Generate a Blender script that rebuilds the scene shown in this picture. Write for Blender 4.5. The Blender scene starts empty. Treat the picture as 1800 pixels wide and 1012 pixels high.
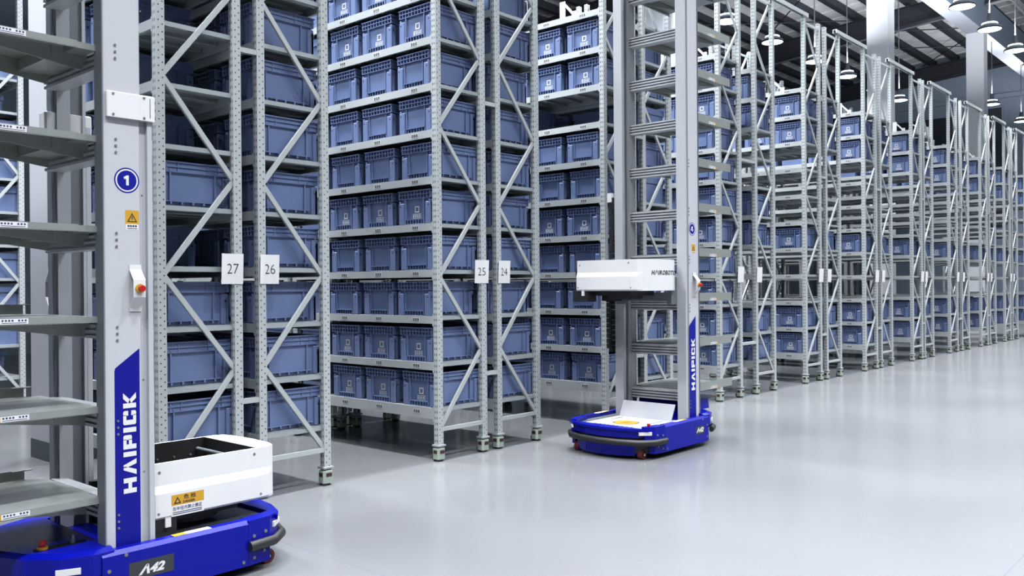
import bpy, math, random
from mathutils import Vector, Matrix
random.seed(7)
scene = bpy.context.scene
COL = scene.collection

# ------------------------------------------------------------------ camera
F_PX, YAW, PIT, ROLL, CAM_H, CAM_Y = 1547.448, math.radians(41.57992), math.radians(-0.08012), math.radians(-0.44468), 1.50941, -5.54231
fw = Vector((math.cos(YAW)*math.cos(PIT), math.sin(YAW)*math.cos(PIT), math.sin(PIT)))
rt = Vector((math.sin(YAW), -math.cos(YAW), 0)); up = rt.cross(fw)
r2 = math.cos(ROLL)*rt + math.sin(ROLL)*up; u2 = -math.sin(ROLL)*rt + math.cos(ROLL)*up
cam_data = bpy.data.cameras.new('camera'); cam = bpy.data.objects.new('camera', cam_data); COL.objects.link(cam)
cam_data.sensor_fit = 'HORIZONTAL'; cam_data.sensor_width = 36.0; cam_data.lens = F_PX/1800*36
cam_data.clip_start = 0.05; cam_data.clip_end = 200
cam.matrix_world = Matrix(((r2.x, u2.x, -fw.x, 0), (r2.y, u2.y, -fw.y, CAM_Y), (r2.z, u2.z, -fw.z, CAM_H), (0, 0, 0, 1)))
scene.camera = cam

# ------------------------------------------------------------------ world, lights, exposure
world = bpy.data.worlds.new('world'); scene.world = world; world.use_nodes = True
wn = world.node_tree; bg = wn.nodes['Background']
bg.inputs['Color'].default_value = (0.60, 0.74, 1.0, 1); bg.inputs['Strength'].default_value = 0.05
vs = scene.view_settings
vs.view_transform = 'Standard'; vs.look = 'None'; vs.gamma = 1.0; vs.exposure = 1.25
try: vs.use_curve_mapping = False
except Exception: pass
LAMP_POWER = 95.0
LAMP_COLOR = (0.945, 0.97, 1.0)
UPLIGHT = 1.0

def lamp_light(x, y, z, power=LAMP_POWER):
    ld = bpy.data.lights.new('high_bay_light', 'AREA'); ld.shape = 'DISK'; ld.size = 0.46
    ld.energy = power; ld.color = LAMP_COLOR; ld.spread = math.radians(118)
    o = bpy.data.objects.new('high_bay_light', ld); COL.objects.link(o); o.location = (x, y, z)
    # an upward light is added above each lamp to brighten the roof
    lu = bpy.data.lights.new('roof_fill_uplight', 'AREA'); lu.shape = 'DISK'; lu.size = 0.3
    lu.energy = power*UPLIGHT; lu.color = LAMP_COLOR
    q = bpy.data.objects.new('roof_fill_uplight', lu); COL.objects.link(q); q.location = (x, y, z+0.42); q.rotation_euler = (math.pi, 0, 0)
    return o
# the hall's lamp grid goes on out of view, plus one added row
LAMP_DX = 2.33
for ry, x0, n in ((-0.2, -7.14, 12), (-4.4, -7.14, 19), (-8.6, -0.15, 14), (4.05, -0.36, 8), (1.95, 2.18, 6)):  # last row is added above the racks to brighten aisles and totes
    for i in range(n):
        lamp_light(x0 + i*LAMP_DX, ry, 7.45)

# ------------------------------------------------------------------ materials
ALBEDO = 0.45            # all base colours dimmed evenly, so bounced light fills the shadows less
def lin(c):
    return tuple(ALBEDO*((v/255)/12.92 if v/255 <= 0.04045 else ((v/255+0.055)/1.055)**2.4) for v in c)
def mat(name, rgb, rough=0.5, metal=0.0, noise=0.0, nscale=8.0, emit=0.0, spec=0.5):
    m = bpy.data.materials.new(name); m.use_nodes = True
    nt = m.node_tree; b = nt.nodes['Principled BSDF']
    c = lin(rgb)
    b.inputs['Base Color'].default_value = (*c, 1); b.inputs['Roughness'].default_value = rough
    b.inputs['Metallic'].default_value = metal; b.inputs['Specular IOR Level'].default_value = spec
    if emit:
        b.inputs['Emission Color'].default_value = (*c, 1); b.inputs['Emission Strength'].default_value = emit
    if noise:
        tc = nt.nodes.new('ShaderNodeTexCoord'); nz = nt.nodes.new('ShaderNodeTexNoise')
        nz.inputs['Scale'].default_value = nscale; nz.inputs['Detail'].default_value = 4
        rp = nt.nodes.new('ShaderNodeMapRange')
        rp.inputs['To Min'].default_value = 1-noise; rp.inputs['To Max'].default_value = 1+noise
        mx = nt.nodes.new('ShaderNodeMix'); mx.data_type = 'RGBA'; mx.blend_type = 'MULTIPLY'; mx.inputs[0].default_value = 1
        mx.inputs[6].default_value = (*c, 1)
        nt.links.new(tc.outputs['Object'], nz.inputs['Vector']); nt.links.new(nz.outputs['Fac'], rp.inputs['Value'])
        nt.links.new(rp.outputs['Result'], mx.inputs[7]); nt.links.new(mx.outputs[2], b.inputs['Base Color'])
    return m

M = dict(
    rack=mat('rack_steel', (210, 217, 219), 0.42, 0.15),
    deck=mat('deck_steel', (196, 206, 210), 0.42, 0.3),
    tote=mat('tote_plastic', (119, 139, 186), 0.38, 0, 0.06, 3.0),
    totelabel=mat('tote_print', (240, 244, 250), 0.6),
    white=mat('white_paint', (252, 253, 255), 0.35),
    mast=mat('mast_white', (212, 215, 223), 0.4),
    alu=mat('aluminium', (214, 219, 226), 0.35, 0.12),
    alu_shade=mat('aluminium_shaded', (150, 158, 168), 0.5, 0.5),  # darker aluminium, the mast recess's shade put into the colour
    galv=mat('galvanised_steel', (180, 187, 183), 0.33, 0.35, 0.10, 6.0),
    blue=mat('robot_blue', (3, 15, 166), 0.3, spec=0.22),
    blue_d=mat('robot_blue_print', (4, 12, 152), 0.5, spec=0.2),
    black=mat('black_plastic', (18, 19, 22), 0.5),
    rubber=mat('bumper_rubber', (16, 17, 23), 0.55),
    dgrey=mat('dark_plate', (48, 54, 62), 0.5),
    grey=mat('grey_plate', (140, 148, 156), 0.4, 0.4),
    red=mat('red_button', (205, 22, 24), 0.35),
    redwheel=mat('red_wheel', (120, 10, 26), 0.5),
    yellow=mat('yellow_print', (224, 170, 30), 0.5),
    ink=mat('black_ink', (22, 24, 30), 0.6),
    navyink=mat('navy_ink', (30, 45, 95), 0.6),
    paper=mat('paper', (250, 251, 255), 0.7),
    castergreen=mat('caster_housing', (176, 192, 180), 0.5),
    casterred=mat('caster_window', (70, 28, 24), 0.5),
    column=mat('column_paint', (228, 232, 240), 0.6, 0, 0.03, 1.5),
    skirt=mat('column_skirt', (92, 104, 112), 0.6),
    beamwhite=mat('beam_paint', (196, 202, 214), 0.6),
    beamweb=mat('beam_web', (120, 136, 156), 0.6),
    roofdark=mat('roof_steel_dark', (36, 40, 52), 0.6),
    roofdeck=mat('roof_deck', (250, 252, 255), 0.6, 0, 0.08, 1.2),
    wall=mat('wall_panel', (160, 178, 200), 0.7, 0, 0.04, 0.6),
    walldark=mat('wall_opening', (40, 48, 60), 0.5),
    lampmetal=mat('lamp_metal', (90, 98, 110), 0.4, 0.5),
    lampglow=mat('lamp_diffuser', (235, 242, 255), 0.5, 0, 0, 1, 9.0),
    cable=mat('lamp_rod', (92, 98, 108), 0.5),
)

def perforated():
    """rack post steel with punched holes: round ones on the narrow face, slots on the aisle face"""
    m = bpy.data.materials.new('perforated_post'); m.use_nodes = True
    nt = m.node_tree; L = nt.links; b = nt.nodes['Principled BSDF']
    b.inputs['Roughness'].default_value = 0.42; b.inputs['Metallic'].default_value = 0.15
    def nd(op, a, c=None):
        n = nt.nodes.new('ShaderNodeMath'); n.operation = op
        for i, v in enumerate((a, c)):
            if v is None: continue
            if isinstance(v, (int, float)): n.inputs[i].default_value = v
            else: L.new(v, n.inputs[i])
        return n.outputs[0]
    tc = nt.nodes.new('ShaderNodeTexCoord'); sp = nt.nodes.new('ShaderNodeSeparateXYZ'); L.new(tc.outputs['Object'], sp.inputs[0])
    sn = nt.nodes.new('ShaderNodeSeparateXYZ'); L.new(tc.outputs['Normal'], sn.inputs[0])
    X, Y, Z = sp.outputs
    def hole(u, uc, zoff, hw, hh, pitch=0.05):
        du = nd('DIVIDE', nd('ABSOLUTE', nd('SUBTRACT', u, uc)), hw)
        zz = nd('ABSOLUTE', nd('SUBTRACT', nd('MODULO', nd('ADD', Z, zoff), pitch), pitch/2))
        dz = nd('DIVIDE', zz, hh)
        d = nd('ADD', nd('POWER', du, 2.0), nd('POWER', dz, 2.0))
        return nd('LESS_THAN', d, 1.0)
    ny = nd('GREATER_THAN', nd('ABSOLUTE', sn.outputs[1]), 0.7); nx = nd('GREATER_THAN', nd('ABSOLUTE', sn.outputs[0]), 0.7)
    hy = nd('MAXIMUM', hole(X, 0.018, 0.0, 0.0052, 0.0052), hole(X, 0.045, 0.025, 0.0052, 0.0052))
    hx = nd('MAXIMUM', hole(Y, 0.016, 0.0, 0.0048, 0.012), hole(Y, 0.039, 0.0, 0.0048, 0.012))
    h = nd('ADD', nd('MULTIPLY', hy, ny), nd('MULTIPLY', hx, nx))
    mx = nt.nodes.new('ShaderNodeMix'); mx.data_type = 'RGBA'; L.new(h, mx.inputs[0])
    mx.inputs[6].default_value = (*lin((210, 217, 219)), 1); mx.inputs[7].default_value = (*lin((60, 70, 82)), 1)
    L.new(mx.outputs[2], b.inputs['Base Color'])
    return m
M['post'] = perforated()

def floor_mat():
    m = bpy.data.materials.new('epoxy_floor'); m.use_nodes = True
    nt = m.node_tree; L = nt.links; b = nt.nodes['Principled BSDF']
    tc = nt.nodes.new('ShaderNodeTexCoord')
    n1 = nt.nodes.new('ShaderNodeTexNoise'); n1.inputs['Scale'].default_value = 0.7; n1.inputs['Detail'].default_value = 1.5
    n2 = nt.nodes.new('ShaderNodeTexNoise'); n2.inputs['Scale'].default_value = 5; n2.inputs['Detail'].default_value = 5
    L.new(tc.outputs['Object'], n1.inputs['Vector']); mp = nt.nodes.new('ShaderNodeMapping'); mp.inputs['Rotation'].default_value = (0, 0, 0.5); mp.inputs['Scale'].default_value = (3.0, 16.0, 1.0)
    L.new(tc.outputs['Object'], mp.inputs['Vector']); L.new(mp.outputs['Vector'], n2.inputs['Vector'])
    cr = nt.nodes.new('ShaderNodeValToRGB'); cr.color_ramp.elements[0].position = 0.1; cr.color_ramp.elements[1].position = 0.9
    cr.color_ramp.elements[0].color = (*lin((128, 130, 134)), 1); cr.color_ramp.elements[1].color = (*lin((139, 141, 145)), 1)
    L.new(n1.outputs['Fac'], cr.inputs['Fac'])
    # scuffs: small dark specks
    sr = nt.nodes.new('ShaderNodeValToRGB'); sr.color_ramp.elements[0].position = 0.735; sr.color_ramp.elements[1].position = 0.76
    sr.color_ramp.elements[0].color = (1, 1, 1, 1); sr.color_ramp.elements[1].color = (0.72, 0.72, 0.74, 1)
    n2.inputs['Scale'].default_value = 1.0; L.new(n2.outputs['Fac'], sr.inputs['Fac'])
    mx = nt.nodes.new('ShaderNodeMix'); mx.data_type = 'RGBA'; mx.blend_type = 'MULTIPLY'; mx.inputs[0].default_value = 1
    L.new(cr.outputs['Color'], mx.inputs[6]); L.new(sr.outputs['Color'], mx.inputs[7])
    # saw-cut joints
    sp = nt.nodes.new('ShaderNodeSeparateXYZ'); L.new(tc.outputs['Object'], sp.inputs[0])
    def joint(out, off, pitch, w):
        a = nt.nodes.new('ShaderNodeMath'); a.operation = 'ADD'; a.inputs[1].default_value = off; L.new(out, a.inputs[0])
        c = nt.nodes.new('ShaderNodeMath'); c.operation = 'PINGPONG'; c.inputs[1].default_value = pitch/2; L.new(a.outputs[0], c.inputs[0])
        d = nt.nodes.new('ShaderNodeMath'); d.operation = 'LESS_THAN'; d.inputs[1].default_value = w; L.new(c.outputs[0], d.inputs[0])
        return d.outputs[0]
    j = nt.nodes.new('ShaderNodeMath'); j.operation = 'MAXIMUM'
    L.new(joint(sp.outputs[1], 0.42, 4.0, 0.004), j.inputs[0]); L.new(joint(sp.outputs[0], 2.0, 5.0, 0.004), j.inputs[1])
    jx = nt.nodes.new('ShaderNodeMix'); jx.data_type = 'RGBA'; L.new(j.outputs[0], jx.inputs[0])
    L.new(mx.outputs[2], jx.inputs[6]); jx.inputs[7].default_value = (*lin((118, 128, 138)), 1)
    L.new(jx.outputs[2], b.inputs['Base Color'])
    rr = nt.nodes.new('ShaderNodeMapRange'); rr.inputs['To Min'].default_value = 0.185; rr.inputs['To Max'].default_value = 0.205
    L.new(n1.outputs['Fac'], rr.inputs['Value']); L.new(rr.outputs['Result'], b.inputs['Roughness'])
    return m
M['floor'] = floor_mat()

# ------------------------------------------------------------------ mesh helpers
_textcache = {}
def text_geo(s, bold=0.0, shear=0.0, spacing=1.0):
    key = (s, bold, shear, spacing)
    if key in _textcache: return _textcache[key]
    cu = bpy.data.curves.new('txt', 'FONT'); cu.body = s; cu.offset = bold; cu.shear = shear; cu.space_character = spacing
    cu.resolution_u = 3
    ob = bpy.data.objects.new('txt', cu); COL.objects.link(ob)
    dg = bpy.context.evaluated_depsgraph_get(); dg.update()
    me = bpy.data.meshes.new_from_object(ob.evaluated_get(dg))
    vs_ = [(v.co.x, v.co.y) for v in me.vertices]; fs_ = [tuple(p.vertices) for p in me.polygons]
    bpy.data.objects.remove(ob); bpy.data.curves.remove(cu); bpy.data.meshes.remove(me)
    x0 = min(v[0] for v in vs_); x1 = max(v[0] for v in vs_); y0 = min(v[1] for v in vs_); y1 = max(v[1] for v in vs_)
    vs_ = [((a-x0)/(x1-x0), (c-y0)/(y1-y0)) for a, c in vs_]
    _textcache[key] = (vs_, fs_)
    return _textcache[key]

class MB:
    def __init__(s): s.v = []; s.f = []; s.m = []; s.sm = []
    def add(s, vs_, fs_, mi=0, smooth=False):
        o = len(s.v); s.v += [tuple(p) for p in vs_]
        for f in fs_: s.f.append(tuple(i+o for i in f)); s.m.append(mi); s.sm.append(smooth)
        return s
    def box(s, x0, x1, y0, y1, z0, z1, mi=0):
        v = [(x, y, z) for z in (z0, z1) for y in (y0, y1) for x in (x0, x1)]
        return s.add(v, [(0, 2, 3, 1), (4, 5, 7, 6), (0, 1, 5, 4), (2, 6, 7, 3), (0, 4, 6, 2), (1, 3, 7, 5)], mi)
    def bbox(s, x0, x1, y0, y1, z0, z1, b, mi=0):
        """box with chamfered vertical and top edges"""
        pl = [(x0+b, y0), (x1-b, y0), (x1, y0+b), (x1, y1-b), (x1-b, y1), (x0+b, y1), (x0, y1-b), (x0, y0+b)]
        cx, cy = (x0+x1)/2, (y0+y1)/2
        pin = [(cx+(x-cx)*(1-b/(abs(x1-x0)/2)), cy+(y-cy)*(1-b/(abs(y1-y0)/2))) for x, y in pl]
        v = [(x, y, z0) for x, y in pl]+[(x, y, z1-b) for x, y in pl]+[(x, y, z1) for x, y in pin]
        n = 8; f = [tuple(range(n))[::-1], tuple(range(2*n, 3*n))]
        for k in (0, n):
            f += [(k+i, k+(i+1) % n, k+n+(i+1) % n, k+n+i) for i in range(n)]
        return s.add(v, f, mi)
    def prism(s, poly, z0, z1, mi=0, axis='z', smooth=False):
        n = len(poly)
        def P(a, b, c): return {'z': (a, b, c), 'y': (a, c, b), 'x': (c, a, b)}[axis]
        v = [P(a, b, z0) for a, b in poly]+[P(a, b, z1) for a, b in poly]
        s.add(v, [tuple(range(n))[::-1], tuple(range(n, 2*n))], mi)
        s.add(v, [(i, (i+1) % n, n+(i+1) % n, n+i) for i in range(n)], mi, smooth)
        return s
    def loft(s, rings, mi=0, smooth=False, cap=True):
        n = len(rings[0]); v = [p for r in rings for p in r]; f = []
        for k in range(len(rings)-1):
            f += [(k*n+i, k*n+(i+1) % n, (k+1)*n+(i+1) % n, (k+1)*n+i) for i in range(n)]
        s.add(v, f, mi, smooth)
        if cap:
            s.add(rings[0], [tuple(range(n))[::-1]], mi); s.add(rings[-1], [tuple(range(n))], mi)
        return s
    def bar(s, p, q, w, t, side=(0, 1, 0), mi=0):
        p = Vector(p); q = Vector(q); d = (q-p).normalized(); sd = Vector(side); sd = (sd-d*sd.dot(d)).normalized(); o = d.cross(sd)
        a = o*(w/2); b = sd*(t/2)
        r = lambda c: [c-a-b, c+a-b, c+a+b, c-a+b]
        return s.loft([r(p), r(q)], mi)
    def cyl(s, p, q, r0, r1=None, n=16, mi=0, smooth=True):
        r1 = r0 if r1 is None else r1
        p = Vector(p); q = Vector(q); d = (q-p).normalized()
        a = d.orthogonal().normalized(); b = d.cross(a)
        ring = lambda c, r: [c+(a*math.cos(2*math.pi*i/n)+b*math.sin(2*math.pi*i/n))*r for i in range(n)]
        return s.loft([ring(p, r0), ring(q, r1)], mi, smooth)
    def lathe(s, prof, n=24, mi=0, center=(0, 0), smooth=True):
        rings = [[(center[0]+r*math.cos(2*math.pi*i/n), center[1]+r*math.sin(2*math.pi*i/n), z) for i in range(n)] for r, z in prof]
        return s.loft(rings, mi, smooth)
    def quad(s, a, b, c, d, mi=0): return s.add([a, b, c, d], [(0, 1, 2, 3)], mi)
    def text(s, string, org, ux, uy, w, h, mi=0, **k):
        """flat lettering: lower-left corner org, width w along ux, height h along uy"""
        vs_, fs_ = text_geo(string, **k); o = Vector(org); ux = Vector(ux); uy = Vector(uy)
        return s.add([o+ux*(a*w)+uy*(c*h) for a, c in vs_], fs_, mi)
    def poly2(s, polys, org, ux, uy, mi=0):
        o = Vector(org); ux = Vector(ux); uy = Vector(uy)
        for pl in polys: s.add([o+ux*a+uy*b for a, b in pl], [tuple(range(len(pl)))], mi)
        return s
    def mesh(s, name, mats):
        me = bpy.data.meshes.new(name); me.from_pydata(s.v, [], s.f)
        for m in mats: me.materials.append(m)
        me.polygons.foreach_set('material_index', s.m); me.polygons.foreach_set('use_smooth', s.sm); me.update()
        return me
    def build(s, name, mats, parent=None, loc=None):
        return link(name, s.mesh(name, mats if isinstance(mats, (list, tuple)) else [mats]), parent, loc)

def link(name, data, parent=None, loc=None, rotz=0.0):
    o = bpy.data.objects.new(name, data); COL.objects.link(o)
    if parent is not None: o.parent = parent
    if loc is not None: o.location = loc
    if rotz: o.rotation_euler = (0, 0, rotz)
    return o
def tag(o, label=None, cat=None, group=None, kind=None):
    if label: o['label'] = label
    if cat: o['category'] = cat
    if group: o['group'] = group
    if kind: o['kind'] = kind
    return o
def empty(name, loc, rotz=0.0):
    o = link(name, None, None, loc, rotz); o.empty_display_size = 0.1
    return o
def wireless(): pass

# ------------------------------------------------------------------ the hall
HX0, HX1, HY0, HY1 = -9.0, 44.0, -15.0, 17.0
fl = MB().box(HX0, HX1, HY0, HY1, -0.2, 0.0).build('floor', M['floor']); tag(fl, kind='structure', label='pale glossy epoxy floor with faint scuffs and joints')
def roof_z(y): return 11.95 - 0.08*(y-2.5) if y > -5 else 11.95 - 0.08*(-5-2.5) + 0.08*(y+5)
ce = MB()
ribs = [HY0, -5.0, HY1]
for a, b in ((HY0, -5.0), (-5.0, HY1)):
    za, zb = roof_z(a)+0.28, roof_z(b)+0.28
    ce.add([(HX0, a, za), (HX1, a, za), (HX1, b, zb), (HX0, b, zb), (HX0, a, za+.1), (HX1, a, za+.1), (HX1, b, zb+.1), (HX0, b, zb+.1)],
           [(0, 1, 2, 3)[::-1], (4, 5, 6, 7), (0, 4, 5, 1), (2, 6, 7, 3)], 0)
ceiling = ce.build('ceiling', M['roofdeck']); tag(ceiling, kind='structure')
# ribs of the roof sheets, purlins and girders are parts of the ceiling
sheet = MB()
x = 14.0
while x < HX1:
    za, zb = roof_z(-4.9)+0.262, roof_z(HY1)+0.262
    sheet.bar((x, -4.9, za), (x, HY1, zb), 0.06, 0.035, (0, 0, 1)); x += 1.05
sheet.build('roof_sheet_rib', M['roofdeck'], ceiling)
pur_me = MB().box(HX0+.05, HX1-.05, -0.11, 0.11, 0.0, 0.26).mesh('purlin', [M['roofdark']])
y = -4.7
while y < 16.6:
    link('purlin', pur_me, ceiling, (0, y, roof_z(y))); y += 0.97
for gx in (3.4, 13.9, 24.4, 34.15, 43.6):
    g = MB(); za, zb = roof_z(-5.0), roof_z(HY1)
    for dz0, dz1, w in ((-0.72, -0.67, 0.15), (-0.67, -0.03, 0.03), (-0.03, 0.0, 0.15)):
        g.loft([[(gx-w, -5.0, za+dz0), (gx+w, -5.0, za+dz0), (gx+w, -5.0, za+dz1), (gx-w, -5.0, za+dz1)],
                [(gx-w, HY1, zb+dz0), (gx+w, HY1, zb+dz0), (gx+w, HY1, zb+dz1), (gx-w, HY1, zb+dz1)]])
    g.build('girder', M['roofdark'], ceiling)
# sway rods under the purlins and a sprinkler pipe along the girder
rod_z = lambda yy: roof_z(yy)-0.06
for (xa, ya, xb, yb) in ((34.6, 4.2, 38.6, 8.2), (38.6, 4.2, 34.6, 8.2), (38.8, 3.4, 43.0, 7.2), (43.0, 3.4, 38.8, 7.2), (29.5, 7.0, 33.7, 10.8), (33.7, 7.0, 29.5, 10.8)):
    MB().cyl((xa, ya, rod_z(ya)), (xb, yb, rod_z(yb)), 0.022, n=6).build('sway_rod', M['roofdark'], ceiling)
MB().cyl((33.6, 3.2, roof_z(3.2)-0.95), (33.6, HY1-.2, roof_z(HY1)-0.95), 0.04, n=8).build('sprinkler_pipe', M['cable'], ceiling)
# walls
w = MB().box(HX1, HX1+.2, HY0, HY1, 0, 12.6).build('wall_right', M['wall']); tag(w, kind='structure')
for i, (ya, yb, za, zb) in enumerate(((6.2, 10.5, 6.9, 9.2), (4.15, 4.7, 4.0, 9.35), (11.6, 15.0, 6.9, 9.2))):
    p = MB().box(HX1-.03, HX1+.02, ya, yb, za, zb); p.box(HX1-.06, HX1-.02, ya-.06, ya, za-.06, zb+.06, 1); p.box(HX1-.06, HX1-.02, yb, yb+.06, za-.06, zb+.06, 1)
    o = p.build('window_%d' % (i+1), [M['walldark'], M['wall']]); tag(o, kind='structure')
tr = MB().box(HX1-.12, HX1, HY0, HY1, 9.75, 9.95).build('trim_1', M['wall']); tag(tr, kind='structure')
w = MB().box(HX0, HX1, HY1, HY1+.2, 0, 12.6).build('wall_back', M['wall']); tag(w, kind='structure')
# building columns
COLS = [(3.08, 'dark grey skirted white concrete column behind the nearest robot'), (13.3, 'brightly lit white column behind the farther robot mast'),
        (24.2, 'tall white column rising through the racks right of centre'), (33.9, 'farthest white column under the pale roof beam')]
for cx, lab in COLS:
    c = empty('column', (cx, 2.48, 0))
    MB().bbox(0, .5, 0, .57, 0.0, 10.3, .012).build('shaft', M['column'], c)
    MB().box(-.004, .504, -.004, .574, 0.0, 0.17).build('skirt', M['skirt'], c)
    tag(c, lab, 'column', 'building columns')
bm = empty('roof_beam', (0, 2.48, 10.3))
MB().box(HX0, HX1, 0, .57, 0, .03).build('lower_flange', M['beamwhite'], bm)
MB().box(HX0, HX1, .0, .57, .03, 1.2).build('web', M['beamweb'], bm)
tag(bm, 'pale longitudinal roof beam resting on the columns', 'beam')

# ------------------------------------------------------------------ high bay lamps in view
def lamp_meshes():
    sh = MB().lathe([(0.07, 0.24), (0.10, 0.17), (0.17, 0.13), (0.185, 0.10), (0.26, 0.05), (0.27, 0.0), (0.255, 0.0), (0.24, 0.03), (0.17, 0.09)], 28)
    di = MB().lathe([(0.0005, -0.012), (0.20, -0.010), (0.25, 0.004), (0.25, 0.02), (0.0005, 0.03)], 28)
    rg = MB().lathe([(0.125, 0.155), (0.165, 0.158), (0.175, 0.142), (0.165, 0.13)], 28)
    dr = MB().cyl((0, 0, 0.22), (0, 0, 0.40), 0.075, 0.045, 16)
    return sh.mesh('shade', [M['lampmetal']]), di.mesh('diffuser', [M['lampglow']]), rg.mesh('glow_ring', [M['lampglow']]), dr.mesh('driver_housing', [M['lampmetal']])
LM = lamp_meshes()
ORD = ['first', 'second', 'third', 'fourth', 'fifth', 'sixth', 'seventh', 'eighth', 'ninth', 'tenth', 'eleventh', 'twelfth']
def lamp(x, y, z, lab, grp):
    r = empty('high_bay_lamp', (x, y, z))
    for nm, me in zip(('shade', 'diffuser', 'glow_ring', 'driver_housing'), LM): link(nm, me, r)
    top = roof_z(y)-z
    MB().cyl((0, 0, .38), (0, 0, top), 0.014, n=6).build('hanging_rod', M['cable'], r)
    tag(r, lab, 'lamp', grp)
    lamp_light(x, y, z-0.02)
for i, lx in enumerate((20.82, 23.13, 25.70, 27.75, 30.2)):
    lamp(lx, -0.2, 7.5, 'high bay lamp over the open aisle at top right, %s from the left' % ORD[i], 'lamps over the open aisle')
for i, lx in enumerate((18.28, 20.62, 23.2, 25.52, 27.8, 30.0)):
    lamp(lx, 4.07, 7.5, 'high bay lamp hanging behind the rack tops, %s from the left' % ORD[i], 'lamps behind the rack tops')
lamp(35.6, 2.62, 8.0, 'small distant high bay lamp peeking out right of the farthest column', 'distant lamps')
lamp(40.2, 2.62, 8.0, 'small distant high bay lamp at the right edge below the pale beam', 'distant lamps')

# ------------------------------------------------------------------ racks
DEP, RH = 0.62, 5.60
LONG, SHORT = 2.15, 1.62            # most racks hold four totes in a row, those beside a building column only three
PW, PD = 0.06, 0.055
NLEV = 11
def lev_bottom(k): return 0.362 if k == 0 else 0.785 + 0.4068*(k-1)
def lev_h(k): return 0.095 if k == 0 else 0.066
def lev_top(k): return lev_bottom(k)+lev_h(k)

prof = [(0, 0), (PW, 0), (PW, PD), (PW*.72, PD), (PW*.72, PD*.45), (PW*.28, PD*.45), (PW*.28, PD), (0, PD)]
RM = {}
RM['post'] = MB().prism(prof, 0.14, RH).mesh('post', [M['post']])
RM['post_b'] = MB().prism([(a, PD-b) for a, b in prof][::-1], 0.14, RH).mesh('post', [M['post']])
RM['plate'] = MB().box(-0.015, PW+.015, -0.015, PD+.015, 0.128, 0.142).box(.01, .05, .01, .045, .10, .13).mesh('caster_plate', [M['deck']])
ch = MB().bbox(-0.014, PW+.014, -0.014, PD+.016, 0.018, 0.122, 0.014, 0)
ch.box(0.004, PW-.004, -0.0165, -0.013, 0.068, 0.096, 1); ch.box(-0.0165, -0.013, .006, PD-.006, 0.068, 0.096, 1)
RM['caster'] = ch.mesh('caster', [M['castergreen'], M['casterred']])
wh = MB().cyl((.006, .058, .030), (PW-.006, .058, .030), .030, n=18).cyl((.005, .01, .0), (.005, .01, .03), .018, n=12)
wh.cyl((-.0, .058, .030), (.006, .058, .030), .012, n=12, mi=1)
wh.cyl((.03, .02, 0), (.03, .02, .034), .03, n=14)
RM['wheel'] = wh.mesh('wheel', [M['rubber'], M['castergreen']])
NODE0, NODED, NNODE = 0.285, 0.66, 9
XL, XR = 0.05, DEP-0.05
def brace_mesh(p, q, w=0.032):
    b = MB(); P = Vector(p); Q = Vector(q); d = (Q-P).normalized(); o = Vector((-d.z, 0, d.x))
    b.bar(P, Q, w, 0.004, (0, 1, 0))                       # flat web
    for s in (-1, 1): b.bar(P+o*(w/2*s)+Vector((0, .009, 0)), Q+o*(w/2*s)+Vector((0, .009, 0)), 0.004, 0.02, (0, 1, 0))
    return b.mesh('brace', [M['rack']])
for par in (0, 1):
    for k in range(NNODE-1):
        left = (k+par) % 2 == 0
        RM['brace', par, k] = brace_mesh((XL if left else XR, 0.02, NODE0+NODED*k), (XR if left else XL, 0.02, NODE0+NODED*(k+1)))
RM['strut_low'] = MB().box(PW*.8, DEP-PW*.8, .008, .03, NODE0-.03, NODE0+.004).mesh('strut', [M['rack']])
RM['strut_top'] = MB().box(PW*.8, DEP-PW*.8, .008, .03, RH-.11, RH-.08).mesh('strut', [M['rack']])
def shelf_meshes(k, LEN):
    zt = lev_top(k); zb = lev_bottom(k)
    d = MB()
    n = 7 if LEN < 2 else 9; p0, p1 = 0.058, LEN-0.058; st = (p1-p0)/n
    for i in range(n):                                     # deck planks with turned-down edges
        a, b = p0+i*st+.002, p0+(i+1)*st-.002
        d.box(0.03, DEP-.03, a, b, zt-.006, zt)
        d.box(0.034, DEP-.034, a, a+.004, zt-.034, zt-.006); d.box(0.034, DEP-.034, b-.004, b, zt-.034, zt-.006)
        d.box(0.05, DEP-.05, a+.004, a+.03, zt-.036, zt-.033); d.box(0.05, DEP-.05, b-.03, b-.004, zt-.036, zt-.033)
    d.box(PW+.002, DEP-PW-.002, 0.03, 0.056, zt-.036, zt-.004); d.box(PW+.002, DEP-PW-.002, LEN-.056, LEN-.03, zt-.036, zt-.004)
    bm_ = MB(); bm_.box(0.004, 0.03, PD+.001, LEN-PD-.001, zb, zt); bm_.box(.0, .006, PD-.004, PD+.012, zb-.02, zt+.01); bm_.box(.0, .006, LEN-PD-.012, LEN-PD+.004, zb-.02, zt+.01)
    b2 = MB(); b2.box(DEP-.03, DEP-.004, PD+.001, LEN-PD-.001, zb, zt); b2.box(DEP-.006, DEP, PD-.004, PD+.012, zb-.02, zt+.01)
    return d.mesh('shelf', [M['deck']]), bm_.mesh('beam', [M['rack']]), b2.mesh('beam', [M['rack']])
for k in range(NLEV):
    for ln in (LONG, SHORT): RM['shelf', k, ln] = shelf_meshes(k, ln)
ll = MB().box(-0.0015, 0.0, -.045, .045, -.017, .017, 0)
for i in range(3):
    y0 = .028-.028*i
    ll.quad((-.0021, y0+.011, -.012), (-.0021, y0-.011, -.012), (-.0021, y0-.011, .012), (-.0021, y0+.011, .012), 1)
    ll.quad((-.0026, y0+.004, -.003), (-.0026, y0-.005, -.004), (-.0026, y0-.005, -.001), (-.0026, y0+.003, .002), 0)
RM['loclabel'] = ll.mesh('location_label', [M['paper'], M['ink']])
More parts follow.
